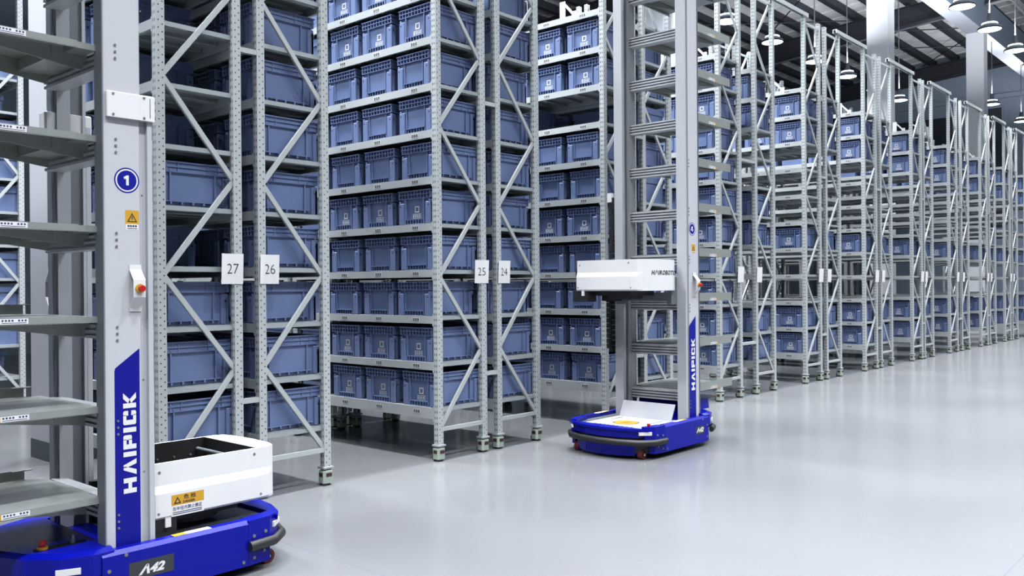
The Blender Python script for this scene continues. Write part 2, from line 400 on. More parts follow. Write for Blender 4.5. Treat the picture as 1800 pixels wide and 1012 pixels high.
eb = MB().box(0.0, .014, 0.0, .07, 0, .19).box(0.0, .07, 0.0, .07, 0, .01); eb.bar((.007, -.12, .02), (.007, .0, .15), .025, .012, (1, 0, 0)); eb.box(.0, .014, -.16, -.1, 0, .055)
RM['stop'] = eb.mesh('end_stop', [M['white']])
RM['spacer'] = MB().box(0, 1, .004, .04, -.018, .018).mesh('spacer_bar', [M['rack']])

TOTE_Y = [0.30, 0.812, 1.318, 1.835]
SHORT_RACKS = (27, 26, 19, 18, 11, 10)
def make_rack(X, par, label, group, Y=0.0, detail=True, labels=False, stops=False, spacer=0.0, nlev=NLEV, LEN=LONG):
    r = empty('shelving_rack', (X, Y, 0))
    for nm, px, py in (('post', 0, 0), ('post', DEP-PW, 0), ('post_b', 0, LEN-PD), ('post_b', DEP-PW, LEN-PD)):
        link('post', RM[nm], r, (px, py, 0))
        c = link('caster', RM['caster'], r, (px, py, 0)); link('wheel', RM['wheel'], c)
        link('caster_plate', RM['plate'], c)
    for k in range(NNODE-1):
        link('brace', RM['brace', par, k], r)
        if detail: link('brace', RM['brace', par, k], r, (0, LEN-.045, 0))
    for nm in ('strut_low', 'strut_top'):
        link('strut', RM[nm], r)
        if detail: link('strut', RM[nm], r, (0, LEN-.04, 0))
    for k in range(nlev):
        d, b1, b2 = RM['shelf', k, LEN]
        s = link('shelf', d, r); link('beam', b1, s); link('beam', b2, s)
        if labels:
            for ty in TOTE_Y[:labels]:
                link('location_label', RM['loclabel'], s, (0.004, ty-.02, (lev_top(k)+lev_bottom(k))/2 + (0.0 if k else .005)))
    if stops:
        for sy in stops: link('end_stop', RM['stop'], r, (0.035, sy, lev_top(nlev-1)))
    if spacer:
        o = link('spacer_bar', RM['spacer'], r, (DEP, 0, 0.715)); o.scale = (spacer-DEP-.001, 1, 1)
        o = link('spacer_bar', RM['spacer'], r, (DEP, 0, 3.2)); o.scale = (spacer-DEP-.001, 1, 1)
    tag(r, label, 'rack', group)
    return r

RACKS = {27: 2.763, 26: 3.514, 25: 5.273, 24: 6.038, 23: 7.757, 22: 8.517, 21: 10.30, 20: 11.325, 19: 12.983, 18: 13.783, 17: 15.465, 16: 16.26,
         15: 18.022, 14: 18.751, 13: 20.517, 12: 21.437, 11: 23.073, 10: 23.861, 9: 25.398, 8: 26.198, 7: 27.75, 6: 28.5}
ORD2 = ['first', 'second', 'third', 'fourth', 'fifth', 'sixth', 'seventh', 'eighth', 'ninth', 'tenth', 'eleventh', 'twelfth', 'thirteenth', 'fourteenth', 'fifteenth', 'sixteenth', 'seventeenth', 'eighteenth']
WORD = {1: 'one', 2: 'two', 3: 'three', 4: 'four', 5: 'five', 6: 'six', 7: 'seven', 8: 'eight', 9: 'nine', 10: 'ten', 11: 'eleven', 12: 'twelve', 13: 'thirteen',
        14: 'fourteen', 15: 'fifteen', 16: 'sixteen', 17: 'seventeen', 18: 'eighteen'}
SIGNW = {27: 'twenty-seven', 26: 'twenty-six', 25: 'twenty-five', 24: 'twenty-four'}
def rack_ref(n):
    if n >= 24: return 'rack signed %s' % SIGNW[n]
    return '%s rack right of sign 24' % ORD2[23-n]
for n, X in RACKS.items():
    if n >= 24: lab = 'light grey steel shelving rack on casters with paper sign %s' % SIGNW[n]
    else: lab = 'light grey steel shelving rack on casters, %s to the right of sign 24' % ORD2[23-n]
    sp_ = (RACKS[n-1]-X) if n % 2 == 1 else 0.0
    make_rack(X, 0 if n % 2 else 1, lab, 'racks facing the open aisle', labels=3 if n in (25, 23, 27) else (2 if n in (21, 19, 17) else 0),
              stops={23: (0.55,), 21: (0.35, 1.2), 19: (0.5, 1.2), 17: (.4,), 15: (.3, 1.0), 13: (.5,), 11: (.3,), 9: (.6,)}.get(n, ()), spacer=sp_, LEN=SHORT if n in SHORT_RACKS else LONG)
# the rows that no column interrupts go on behind with a second rack
for n, X in RACKS.items():
    if n in SHORT_RACKS or n < 12: continue
    make_rack(X, 0 if n % 2 else 1, 'shadowed grey rack standing behind the %s' % rack_ref(n), 'racks in the second row', Y=LONG+.09, detail=False)
# unseen row left of the nearest robot's aisle, added to shade column and floor
for yy, lab in ((0.0, 'unseen light grey shelving rack left of the nearest robot, across the aisle from sign 27'), (LONG+.09, 'unseen grey rack standing behind the rack left of the nearest robot')):
    make_rack(0.95, 1, lab, 'unseen racks left of the nearest robot', Y=yy, detail=False)
# second block of racks beyond the columns
BACKY = 6.15
BACKX = [3.514, 5.273, 6.038, 7.757, 8.517, 10.3, 11.325, 12.983, 13.783, 15.465, 16.26, 18.022, 20.517, 23.07, 25.4]
for i, X in enumerate(BACKX):
    lab = 'shadowed grey rack behind the column at the left edge of the view' if i == 0 else 'shadowed grey rack of the far block behind the front racks, %s from the left' % ORD2[i]
    make_rack(X, 1 if i == 0 else i % 2, lab, 'racks of the second block', Y=BACKY, detail=False)

# overhead tie beams across the aisles
def tie(xa, xb, lab):
    b = MB(); L_ = xb-xa
    for y0 in (-0.012, 0.04): b.box(0, L_, y0, y0+.012, 0, .05)
    b.box(0, L_, -0.012, .052, .05, .058)
    o = b.build('overhead_tie_beam', M['rack'], None, (xa, 0.005, RH+.002)); tag(o, lab, 'beam', 'tie beams over the aisles')
for a, b, i in ((26, 25, 0), (24, 23, 1), (22, 21, 2), (20, 19, 3), (18, 17, 4), (16, 15, 5), (14, 13, 6), (12, 11, 7), (10, 9, 8), (8, 7, 9)):
    lab = 'steel tie beam over the aisle, fixed atop the %s' % rack_ref(a)
    if a > 21: continue          # these lie above the top of the frame
    tie(RACKS[a]+DEP-.16, RACKS[b]+.16, lab)

# ------------------------------------------------------------------ totes
TL, TW, TH = 0.285, 0.214, 0.302        # half length, half width, height
def tote_meshes():
    b = MB()
    # tapered shell with floor, open at the top
    o = 0.021
    outer0 = [(-TL+.030, -TW+.028), (TL-.030, -TW+.028), (TL-.030, TW-.028), (-TL+.030, TW-.028)]
    outer1 = [(-TL+o, -TW+o), (TL-o, -TW+o), (TL-o, TW-o), (-TL+o, TW-o)]
    inn1 = [(x*.975, y*.965) for x, y in outer1]; inn0 = [(x*.97, y*.96) for x, y in outer0]
    R = lambda pl, z: [(x, y, z) for x, y in pl]
    b.loft([R(outer0, 0.0), R(outer1, TH-.004)], cap=False)
    b.add(R(outer0, 0), [(3, 2, 1, 0)])
    v = R(outer1, TH-.004)+R(inn1, TH-.004)+R(inn0, .012)
    b.add(v, [(i, (i+1) % 4, 4+(i+1) % 4, 4+i) for i in range(4)]+[(4+i, 4+(i+1) % 4, 8+(i+1) % 4, 8+i) for i in range(4)]+[(8, 9, 10, 11)])
    for sx in (-1, 1):
        xa = sx*(TL-.034); xb = sx*(TL-.004)
        x0, x1 = min(xa, xb), max(xa, xb)
        # corner columns with ledge, on the short faces
        for sy in (-1, 1):
            y0, y1 = (TW-.075, TW-.006) if sy > 0 else (-TW+.006, -TW+.075)
            b.bbox(x0, x1, y0, y1, 0.004, 0.196, .006)
            yr = sy*(TW-.095); b.box(x0, x1-.008 if sx > 0 else x1, yr-.004, yr+.004, 0.01, 0.23)
            # small dark drain hole on the column
        # foot rail with pockets
        b.box(x0, x1, -.125, .125, .040, .046); b.box(x0, x1, -.125, .125, .0, .006)
        for i in range(8): yy = -.125+i*.25/7; b.box(x0, x1-.004 if sx > 0 else x1, yy-.003, yy+.003, .006, .040)
    for sy in (-1, 1):
        ya, yb = sorted((sy*(TW-.032), sy*(TW-.006)))
        for sx in (-1, 1):
            x0, x1 = (TL-.062, TL-.006) if sx > 0 else (-TL+.006, -TL+.062)
            b.bbox(x0, x1, ya, yb, 0.004, 0.215, .006)
            xr = sx*.165; b.box(xr-.005, xr+.005, ya, yb-.004 if sy > 0 else yb, .03, .245)
        b.box(-.21, .21, ya, yb, .03, .036)
        for i in range(5): xx = -.16+i*.08; b.box(xx-.006, xx+.006, ya, yb, .012, .03)
    body = b.mesh('tote', [M['tote']])
    r = MB()
    # rim band: three ledges with small ribs between them
    for z, h, e in ((TH-.008, .008, 0.0), (.262, .006, .003), (.228, .006, .006)):
        t = .024
        for sx in (-1, 1):
            xa, xb = sorted((sx*(TL-e), sx*(TL-t))); r.box(xa, xb, -TW+e, TW-e, z, z+h)
        for sy in (-1, 1):
            ya, yb = sorted((sy*(TW-e), sy*(TW-t))); r.box(-TL+t, TL-t, ya, yb, z, z+h)
    for sx in (-1, 1):
        xa, xb = sorted((sx*(TL-.005), sx*(TL-.026)))
        for i in range(11):
            yy = -TW+.012+i*(2*TW-.024)/10
            r.box(xa, xb, yy-.0035, yy+.0035, .234, .295)
    for sy in (-1, 1):
        ya, yb = sorted((sy*(TW-.006), sy*(TW-.022)))
        for xx in (-TL+.012, -.19, -.11, .11, .19, TL-.012):
            r.box(xx-.0035, xx+.0035, ya, yb, .234, .295)
        # plain upper skirt on the long sides
        r.box(-TL+.02, TL-.02, sorted((sy*(TW-.012), sy*(TW-.02)))[0], sorted((sy*(TW-.012), sy*(TW-.02)))[1], .234, .295)
    rim = r.mesh('rim', [M['tote']])
    l = MB(); xf = -TL+.0235
    def fr(y0, y1, z0, z1, t):
        for a, c, d, e in ((y0, y1, z0, z0+t), (y0, y1, z1-t, z1), (y0, y0+t, z0+t, z1-t), (y1-t, y1, z0+t, z1-t)):
            l.quad((xf, c, d), (xf, a, d), (xf, a, e), (xf, c, e))
    fr(-.045, .012, .105, .162, .011)
    fr(-.068, .035, .052, .094, .005)
    for i in range(4):
        y0 = -.054+i*.024; l.quad((xf, y0+.014, .062), (xf, y0, .062), (xf, y0, .084), (xf, y0+.014, .084))
    lab = l.mesh('label', [M['totelabel']])
    hl = MB()
    for sx in (-1, 1):
        for sy in (-1, 1):
            hl.cyl((sx*(TL-.0042), sy*(TW-.03), .165), (sx*(TL-.003), sy*(TW-.03), .165), .007, n=8)
            hl.cyl((sx*(TL-.03), sy*(TW-.0042), .165), (sx*(TL-.03), sy*(TW-.003), .165), .007, n=8)
    return body, rim, lab, hl.mesh('drain_hole', [M['black']])
TB, TR, TLAB, THOLE = tote_meshes()
SLOTW = ['nearest', 'second', 'third', 'fourth']
stuff = []
def tote(n, k, s, flip, parts=True):
    X = RACKS[n]+DEP/2-.006 + random.uniform(-.006, .006)
    y = TOTE_Y[s] + random.uniform(-.012, .012) + (0.012*((k*7 % 5)-2))
    y = min(max(y, .058+TW), (SHORT if n in SHORT_RACKS else LONG)-.058-TW)
    o = link('tote', TB, None, (X, y, lev_top(k)+.001), math.pi if flip else 0.0)
    link('rim', TR, o)
    if parts:
        link('label', TLAB, o); link('drain_hole', THOLE, o)['kind'] = 'stuff'
    pos = 'front' if s == 0 else '%s from front' % SLOTW[s]
    tag(o, 'blue-grey tote, %s, %s shelf up, %s' % (pos, ORD[k], rack_ref(n)), 'tote', 'totes in the %s' % rack_ref(n))
def fill(n):
    full = list(range(10))
    if n == 27: return {k: ([0, 1, 2] if k in (0, 1, 2, 4) else [1, 2]) for k in range(9)}
    if n == 26: return {k: [0, 1] for k in full}
    if n == 25: return {k: [0, 1, 2] for k in full}
    if n == 24: return {k: [0, 1] for k in full}
    if n == 23: return {k: ([0, 1, 2] if k != 7 else [2]) for k in full}
    if n == 22: return {k: ([0, 1, 2] if k not in (5, 7) else []) for k in full}
    if n == 21: return {k: [0, 1] for k in full}
    if n == 20: return {k: [0, 1] for k in (0, 1, 4, 5, 8, 9)}
    return {k: [0, 1] for k in (0, 1, 4, 8, 9)}
NOLABEL = {2, 3, 5, 6, 7}
for n in RACKS:
    fl_ = fill(n)
    for k, sl in fl_.items():
        for s in sl:
            if n <= 9 and s == 1: continue
            flip = (k in NOLABEL) if n in (25, 23, 21) else (n % 2 == 0)
            tote(n, k, s, flip, parts=n >= 11)
    # deeper totes that the photograph shows only as dark depth
    if n >= 20:
        for k, sl in fl_.items():
            for s in range(3 if n in SHORT_RACKS else 4):
                if s not in sl and not (n in (27, 23) and s < 2) and (n, k) != (23, 7): stuff.append((RACKS[n]+DEP/2, TOTE_Y[s], lev_top(k)+.001))
    elif n >= 8:
        for k in (0, 1, 4, 8, 9):
            for s in ((2,) if n in SHORT_RACKS else (2, 3)): stuff.append((RACKS[n]+DEP/2, TOTE_Y[s], lev_top(k)+.001))
for n in RACKS:
    if n in SHORT_RACKS or n < 12: continue
    for k in range(10):
        for s in range(4):
            if n >= 20 or k in (0, 1, 4, 8, 9): stuff.append((RACKS[n]+DEP/2, LONG+.09+TOTE_Y[s], lev_top(k)+.001))
for yy in (0.0, LONG+.09):
    for k in range(10):
        for s in range(4): stuff.append((0.95+DEP/2, yy+TOTE_Y[s], lev_top(k)+.001))
for i, X in enumerate(BACKX):
    for k in range(10):
        for s in range(4):
            if (i*7+k*5+s*3) % 4 != 0 and not (i > 6 and k in (2, 3, 5, 6, 7)): stuff.append((X+DEP/2, BACKY+TOTE_Y[s], lev_top(k)+.001))
sb = MB()
bv = [v.co.copy() for v in TB.vertices][:24]; 
def lowtote(mb, c):
    x, y, z = c
    o0 = [(-TL+.02, -TW+.018), (TL-.02, -TW+.018), (TL-.02, TW-.018), (-TL+.02, TW-.018)]
    o1 = [(-TL+.012, -TW+.012), (TL-.012, -TW+.012), (TL-.012, TW-.012), (-TL+.012, TW-.012)]
    o2 = [(-TL, -TW), (TL, -TW), (TL, TW), (-TL, TW)]
    mb.loft([[(x+a, y+b, z+h) for a, b in pl] for pl, h in ((o0, 0), (o1, .23), (o2, .232), (o2, .30))])
for c in stuff: lowtote(sb, c)
so = sb.build('totes_deep_in_racks', M['tote']); tag(so, 'blue-grey totes deeper inside the racks, lost in shadow', 'totes', kind='stuff')

# ------------------------------------------------------------------ paper signs on the end posts
def sign(X0, X1, num, lab, bend=0.02, y=-0.004):
    root = empty('paper_sign', (X0, y, 1.544)); W_ = X1-X0; H_ = 0.211
    m = MB(); nx, nz = 6, 6; g = []
    def pt(u, v): # curled corners
        c = bend*((abs(u-.5)*2)**2.2)*(0.5+v*0.5)
        return (W_*u, -c, H_*v)
    for j in range(nz+1):
        for i in range(nx+1): g.append(pt(i/nx, j/nz))
    n = len(g); v = g+[(a, b+.0012, c) for a, b, c in g]; f = []
    for j in range(nz):
        for i in range(nx):
            a = j*(nx+1)+i; q = (a, a+1, a+nx+2, a+nx+1); f.append(q); f.append(tuple(t+n for t in q)[::-1])
    m.add(v, f, 0, True)
    m.build('sheet', M['paper'], root)
    if num:
        t = MB(); geo, fs_ = text_geo(num, bold=-0.012)
        w_, h_ = W_*.52, H_*.33; ox, oz = W_*.30, H_*.34
        t.add([((ox+a*w_), pt((ox+a*w_)/W_, (oz+b*h_)/H_)[1]-.0015, oz+b*h_) for a, b in geo], fs_)
        t.build('number', M['ink'], root)
    tag(root, lab, 'paper sign', 'paper signs on the rack posts')
sign(3.212, 3.379, '27', 'white paper sign with the number twenty-seven taped to a rack post')
sign(3.516, 3.672, '26', 'white paper sign with the number twenty-six taped to a rack post')
sign(5.724, 5.905, '25', 'white paper sign with the number twenty-five taped to a rack post')
sign(6.04, 6.20, '24', 'white paper sign with the number twenty-four taped to a rack post')
for n in (21, 19, 17, 15, 13, 11, 9):
    X = RACKS[n]; Xn = RACKS[n-1]
    sign(X+DEP-.16, X+DEP+.01, None, 'unreadable white paper sheet on the back post of the %s' % rack_ref(n))
    sign(Xn-.01, Xn+.15, None, 'unreadable white paper sheet on the left post of the %s' % rack_ref(n-1))

# ------------------------------------------------------------------ picking robots
LET = {
    'H': (0.95, [[(0, 0), (.3, 0), (.3, 1), (0, 1)], [(.65, 0), (.95, 0), (.95, 1), (.65, 1)], [(.3, .36), (.65, .36), (.65, .64), (.3, .64)]]),
    'A': (1.0, [[(0, 0), (.31, 0), (.56, .82), (.56, 1), (.36, 1)], [(.69, 0), (1.0, 0), (.66, 1), (.5, 1), (.5, .72)]]),
    'I': (0.3, [[(0, 0), (.3, 0), (.3, 1), (0, 1)]]),
    'P': (0.88, [[(0, 0), (.3, 0), (.3, 1), (0, 1)], [(.3, .76), (.62, .76), (.62, 1), (.3, 1)], [(.58, .34), (.8, .34), (.88, .42), (.88, .92), (.8, 1), (.58, 1)], [(.3, .34), (.62, .34), (.62, .58), (.3, .58)]]),
    'C': (0.88, [[(.08, 0), (.3, 0), (.3, 1), (.08, 1), (0, .92), (0, .08)], [(.3, .76), (.62, .76), (.62, 1), (.3, 1)], [(.58, .62), (.88, .62), (.88, .92), (.8, 1), (.58, 1)],
                  [(.3, 0), (.62, 0), (.62, .24), (.3, .24)], [(.58, 0), (.8, 0), (.88, .08), (.88, .38), (.58, .38)]]),
    'K': (0.95, [[(0, 0), (.3, 0), (.3, 1), (0, 1)], [(.3, .40), (.3, .62), (.60, 1), (.95, 1), (.54, .5)], [(.3, .60), (.54, .5), (.95, 0), (.60, 0), (.3, .38)]]),
}
def haipick(mb, org, ux, uy, length, height, mi=0):
    tot = sum(LET[c][0] for c in 'HAIPICK')+.17*6
    k = length/tot; px = 0; o = Vector(org); ux = Vector(ux); uy = Vector(uy)
    for c in 'HAIPICK':
        w_, polys = LET[c]
        for pl in polys: mb.add([o+ux*((px+a)*k)+uy*(b*height) for a, b in pl], [tuple(range(len(pl)))], mi)
        px += w_+.17

def half_to_full(h): return h+[(x, -y) for x, y in h[::-1] if abs(y) > 1e-6]
FRONT = [(-.10, .44), (.62, .44), (.76, .42), (.86, .33), (.92, .18), (.945, 0.0)]
REAR = [(-.10, .44), (-.20, .435), (-.33, .385), (-.44, .27), (-.50, .13), (-.515, 0.0)]
def outline(pts, off=0.0, xoff=0.0):
    return half_to_full([(x-(off if x > .3 else (-off if x < -.15 else 0)), max(0.0, y-off) if y > 1e-6 else 0.0) for x, y in pts])

def estop_parts(parent, org, nrm, s=1.0):
    o = Vector(org); n = Vector(nrm)
    e = MB().cyl(o, o+n*.010*s, .026*s, n=20).build('emergency_stop', M['yellow'], parent)
    MB().cyl(o+n*.010*s, o+n*.022*s, .013*s, n=16).cyl(o+n*.022*s, o+n*.040*s, .019*s, .0175*s, n=20).build('button', M['red'], e)
    return e

def make_fork(parent, org, rotz, label_robot):
    f = link('fork_unit', None, parent, org, rotz); f.empty_display_size = .1
    W2, HT, XN = .305, .28, .60
    ring = lambda off, z: [(.0, W2-off, z), (XN, W2-off, z), (XN+.06, W2-.010-off*.4, z), (XN+.105, W2-.045, z), (XN+.128, W2-.115, z), (XN+.14, 0, z),
                           (XN+.128, -W2+.115, z), (XN+.105, -W2+.045, z), (XN+.06, -W2+.010+off*.4, z), (XN, -W2+off, z), (.0, -W2+off, z)]
    sh = MB(); prof = [(0.012, 0.0), (0.0, .012), (0.0, .128), (.014, .168), (.014, HT)]
    rings = [ring(o_, z) for o_, z in prof]; n = 11
    v = [p for r in rings for p in r]
    sh.add(v, [(k*n+i+1, k*n+i, (k+1)*n+i, (k+1)*n+i+1) for k in range(len(rings)-1) for i in range(n-1)], 0, False)
    inner = [(0, W2-.03), (XN-.01, W2-.03), (XN-.01, -W2+.03), (0, -W2+.03)]
    r3 = rings[-1]
    # top faces: rims along the sides and the solid nose cap
    ii = [(x, y, HT) for x, y in inner]
    sh.add(r3+ii, [(11, 12, 1, 0), (12, 13, 9, 8, 7, 6, 5, 4, 3, 2, 1), (13, 14, 10, 9)], 0)
    sh.add([r for r in rings[0]], [tuple(range(n))], 0)
    sh.build('cover', M['white'], f)
    li = MB()
    for sy in (-1, 1):
        a, b = sorted((sy*(W2-.030), sy*(W2-.018))); li.box(0, XN-.01, a, b, .012, HT-.004)
        for i in range(5): li.cyl((.10+i*.10, sy*(W2-.031), .19), (.10+i*.10, sy*(W2-.036), .19), .006, n=8, mi=1)
    li.box(XN-.012, XN-.002, -W2+.02, W2-.02, .012, HT-.004); li.box(0, XN, -W2+.02, W2-.02, .012, .03)
    li.box(-.03, .0, -W2+.03, W2-.03, .02, .20)
    li.build('liner', [M['black'], M['grey']], f)
    rb = MB().cyl((XN-.06, -W2+.04, HT-.06), (XN-.06, W2-.04, HT-.06), .011, n=10)
    rb.build('roller', M['grey'], f)
    for sy in (-1, 1):
        bo = MB()
        for bx, bz in ((.03, .235), (.018, .03), (.57, .25), (.60, .028)): bo.cyl((bx, sy*(W2-.016), bz), (bx, sy*(W2+.001 if bz < .12 else W2-.011), bz), .007, n=8)
        bo.build('screw', M['grey'], f)
    ca = MB().box(-.06, .52, -.2, .2, -.045, -.002).box(-.05, .12, -.29, -.16, -.10, -.004).box(-.05, .12, .16, .29, -.10, -.004)
    ca.cyl((.30, 0, -.075), (.30, 0, -.01), .19, n=24); ca.build('carriage', M['black'], f)
    br = MB().box(.055, .085, -W2+.004, -W2+.03, -.045, .04).box(.03, .085, W2-.03, W2-.004, -.045, .04); br.build('guide_bracket', M['white'], f)
    ar = MB().cyl((-.02, -W2+.06, -.02), (.03, -W2+.05, .05), .022, n=10).cyl((-.02, -W2+.06, -.06), (-.02, -W2+.06, -.02), .022, n=10); ar.build('actuator', M['grey'], f)
    # danger sticker on the long side
    st = MB(); y = -W2-.0008; x0, x1, z0, zm, z1 = .085, .262, .004, .058, .112
    st.quad((x0, y, zm), (x1, y, zm), (x1, y, z1), (x0, y, z1), 0); st.quad((x0, y, z0), (x1, y, z0), (x1, y, zm), (x0, y, zm), 1)
    y2 = y-.0006
    st.text('\u5371 \u9669', (x0+.065, y2, zm+.025), (1, 0, 0), (0, 0, 1), .068, .024, 2, bold=.02)
    st.text('DANGER', (x0+.062, y2, zm+.006), (1, 0, 0), (0, 0, 1), .066, .013, 2, bold=.03)
    tri = [(.012, .008), (.052, .008), (.032, .044)]; tin = [(.022, .014), (.042, .014), (.032, .033)]
    st.add([(x0+a, y2, zm+b) for a, b in tri], [(0, 1, 2)], 2); st.add([(x0+a, y2-.0005, zm+b) for a, b in tin], [(0, 1, 2)], 0)
    st.text('\u5728\u534a\u5f84\u5185\u7981\u6b62\u63a5\u8fd1', (x0+.006, y2, z0+.027), (1, 0, 0), (0, 0, 1), .160, .021, 3, bold=.015)
    for i in range(2): st.quad((x0+.006, y2, z0+.008+i*.009), (x0+.165, y2, z0+.008+i*.009), (x0+.165, y2, z0+.012+i*.009), (x0+.006, y2, z0+.012+i*.009), 3)
    if not label_robot: st.build('danger_sticker', [M['yellow'], M['paper'], M['ink'], M['navyink']], f)
    if label_robot:
        t = MB(); geo, fs_ = text_geo('H\u039bIROBOTICS', bold=.022, shear=.2, spacing=1.12)
        # wrapped round the nose: y runs from +.24 to -.24
        def nose(y):
            ys = [-.305, -.295, -.26, -.19, 0, .19, .26, .295, .305]; xs = [XN, XN+.06, XN+.105, XN+.128, XN+.14, XN+.128, XN+.105, XN+.06, XN]
            for a, b, c, d in zip(ys, ys[1:], xs, xs[1:]):
                if a <= y <= b: return c+(d-c)*(y-a)/(b-a)
            return XN
        pts = []
        for a, b in geo:
            y_ = -.17+a*.46
            pts.append((nose(y_)+.003, y_, (.142+b*.042)))
        t.add(pts, fs_)
        t.build('lettering', M['ink'], f)
    return f

def make_robot(loc, rotz, num, fork_org, fork_rot, joint, chain, lab):
    r = empty('picking_robot', loc, rotz)
    # ---- base
    ch = MB()
    ch.prism(outline(FRONT[1:], .012)[:0] or half_to_full([(-.10, .428)]+[(x-.012, max(0, y-.012)) for x, y in FRONT[1:]]), .19, .25)
    base = ch.build('base', M['blue'], r); base.scale = (1, 1.066, 1)
    fr = [(x, y) for x, y in FRONT]
    MB().prism(half_to_full([(-.10, .40)]+[(x-.03, max(0, y-.04)) for x, y in FRONT[1:]]), .05, .19).build('inner_frame', M['black'], base)
    MB().prism(half_to_full([(.55, .285), (.835, .285), (.895, .17), (.92, 0)]), .03, .122).build('front_skirt', M['blue'], base)
    lip = [(x, y) for x, y in FRONT if x > .6]
    MB().prism(half_to_full([(.82, .30)]+[(.80, .41), (.86, .33), (.92, .18), (.945, 0)]), .25, .272).build('front_lip', M['blue'], base)
    for s in (-1, 1):
        a, b = sorted((s*.385, s*.44))
        p = MB().prism([(s*.385, .05), (s*.44, .05), (s*.44, .268), (s*.425, .288), (s*.385, .288)][::(1 if s < 0 else -1)], -.16, .60, axis='x')
        sp_ = p.build('side_panel', M['blue'], base)
        q = MB().prism([(.602, s*.44), (.74, s*.425), (.82, s*.375), (.80, s*.33), (.602, s*.36)][::(1 if s < 0 else -1)], .125, .285); q.build('corner_cover', M['blue'], base)
        q = MB().prism([(.602, s*.44), (.74, s*.425), (.76, s*.38), (.602, s*.36)][::(1 if s < 0 else -1)], .05, .125); q.build('corner_skirt', M['blue'], base)
        bo = MB()
        for bx, bz in ((.57, .075), (.635, .20), (.635, .085), (.71, .21), (.70, .11), (-.13, .09), (-.13, .20), (-.05, .26)):
            yy = .44 if bx < .61 else .437 if bx < .65 else .43
            bo.cyl((bx, s*(yy-.004), bz), (bx, s*(yy+.004), bz), .009, n=10)
        bo.build('bolt', M['grey'], base)
        hl = MB().prism([(.775, s*.416), (.858, s*.345), (.850, s*.332), (.765, s*.402)][::(1 if s < 0 else -1)], .215, .243); hl.build('light_strip', M['white'], base)
        hl = MB().prism([(-.25, s*.425), (-.345, s*.385), (-.338, s*.372), (-.245, s*.411)][::(-1 if s < 0 else 1)], .215, .243); hl.build('light_strip', M['white'], base)
        wl = MB().cyl((.785, s*.30, .04), (.785, s*.345, .04), .04, n=20).cyl((.785, s*.345, .04), (.785, s*.349, .04), .026, n=16, mi=1).cyl((.785, s*.349, .04), (.785, s*.351, .04), .01, n=10, mi=2)
        wl.build('wheel', [M['redwheel'], M['black'], M['white']], base)
        # model plate
        u = 1 if s < 0 else -1
        pl = MB(); y = s*.4408; cx = .075 if s < 0 else 0.0
        pl.add([(u*(cx-.112), y, .13), (u*(cx+.112), y, .13), (u*(cx+.112), y, .215), (u*(cx-.112), y, .215)] if rotz == 0 else
               [(u*(cx-.075), y, .13), (u*(cx+.075), y, .13), (u*(cx+.075), y, .205), (u*(cx-.075), y, .205)], [(0, 1, 2, 3)], 0)
        pl.text('\u039b42', (u*(cx-.066), y+s*.0006, .147), (u, 0, 0), (0, 0, 1), .132, .046, 1, bold=.045, shear=.3)
        pl.build('model_plate', [M['dgrey'], M['white']], base)
        st = MB(); z = .2888; st.quad((.20, s*.385, z), (.27, s*.385, z), (.27, s*.425, z), (.20, s*.425, z), 0); st.quad((.27, s*.385, z), (.40, s*.385, z), (.40, s*.425, z), (.27, s*.425, z), 1)
        st.build('sticker', [M['yellow'], M['paper']], base)
    # bumpers
    for nm, pts in (('bumper', [(.60, .452), (.76, .436), (.872, .345), (.934, .19), (.958, 0.0)]), ('bumper', [(-.20, .447), (-.34, .398), (-.455, .28), (-.517, .135), (-.53, 0)])):
        path = pts+[(x, -y) for x, y in pts[::-1][1:]]
        rings = []
        for i, (x, y) in enumerate(path):
            a = path[max(0, i-1)]; b = path[min(len(path)-1, i+1)]; t = Vector((b[0]-a[0], b[1]-a[1])).normalized(); nn = Vector((t.y, -t.x))
            rings.append([(x+nn.x*.022*math.cos(q), y+nn.y*.022*math.cos(q), .152+.028*math.sin(q)) for q in [j*math.pi/4 for j in range(8)]])
        MB().loft(rings, 0, True).build(nm, M['rubber'], base)
    # rear housing
    rh = MB(); ro = half_to_full([(-.10, .43)]+REAR[1:]); ri = half_to_full([(-.10, .40)]+[(x+.03, max(0, y-.03)) for x, y in REAR[1:]])
    rh.loft([[(x, y, .19) for x, y in ro], [(x, y, .29) for x, y in ro], [(x, y, .305) for x, y in ri]])
    rh.prism(half_to_full([(-.10, .425)]+[(x+.02, max(0, y-.02)) for x, y in REAR[1:]]), .04, .125)
    rear = rh.build('rear_housing', M['blue'], r); rear.scale = (1, 1.066, 1)
    MB().prism(half_to_full([(-.10, .40)]+[(x+.045, max(0, y-.04)) for x, y in REAR[1:]]), .125, .19).build('bumper_slot', M['black'], rear)
    MB().prism([(-.50, .305), (-.14, .305), (-.14, .46), (-.30, .42), (-.48, .40)], -.27, .27, axis='y').build('tray_support', M['blue'], rear) if chain else None
    pn = MB(); pn.prism([(-.36, -.245), (-.15, -.245), (-.14, -.225), (-.15, -.20), (-.36, -.20), (-.375, -.222)], .3045, .3075); pn.build('control_panel', M['black'], rear)
    MB().cyl((-.20, -.222, .307), (-.20, -.222, .325), .012, n=12).box(-.206, -.194, -.228, -.216, .325, .345).build('key_switch', M['grey'], rear)
    estop_parts(rear, (-.335, -.222, .3075), (0, 0, 1), .95)
    estop_parts(base, (.735, .36, .272), (0, 0, 1), .85)
    # deck between masts and nose
    dk = MB().box(.10, .80, -.385, .385, .25, .2535); dk.build('deck', M['grey'], base)
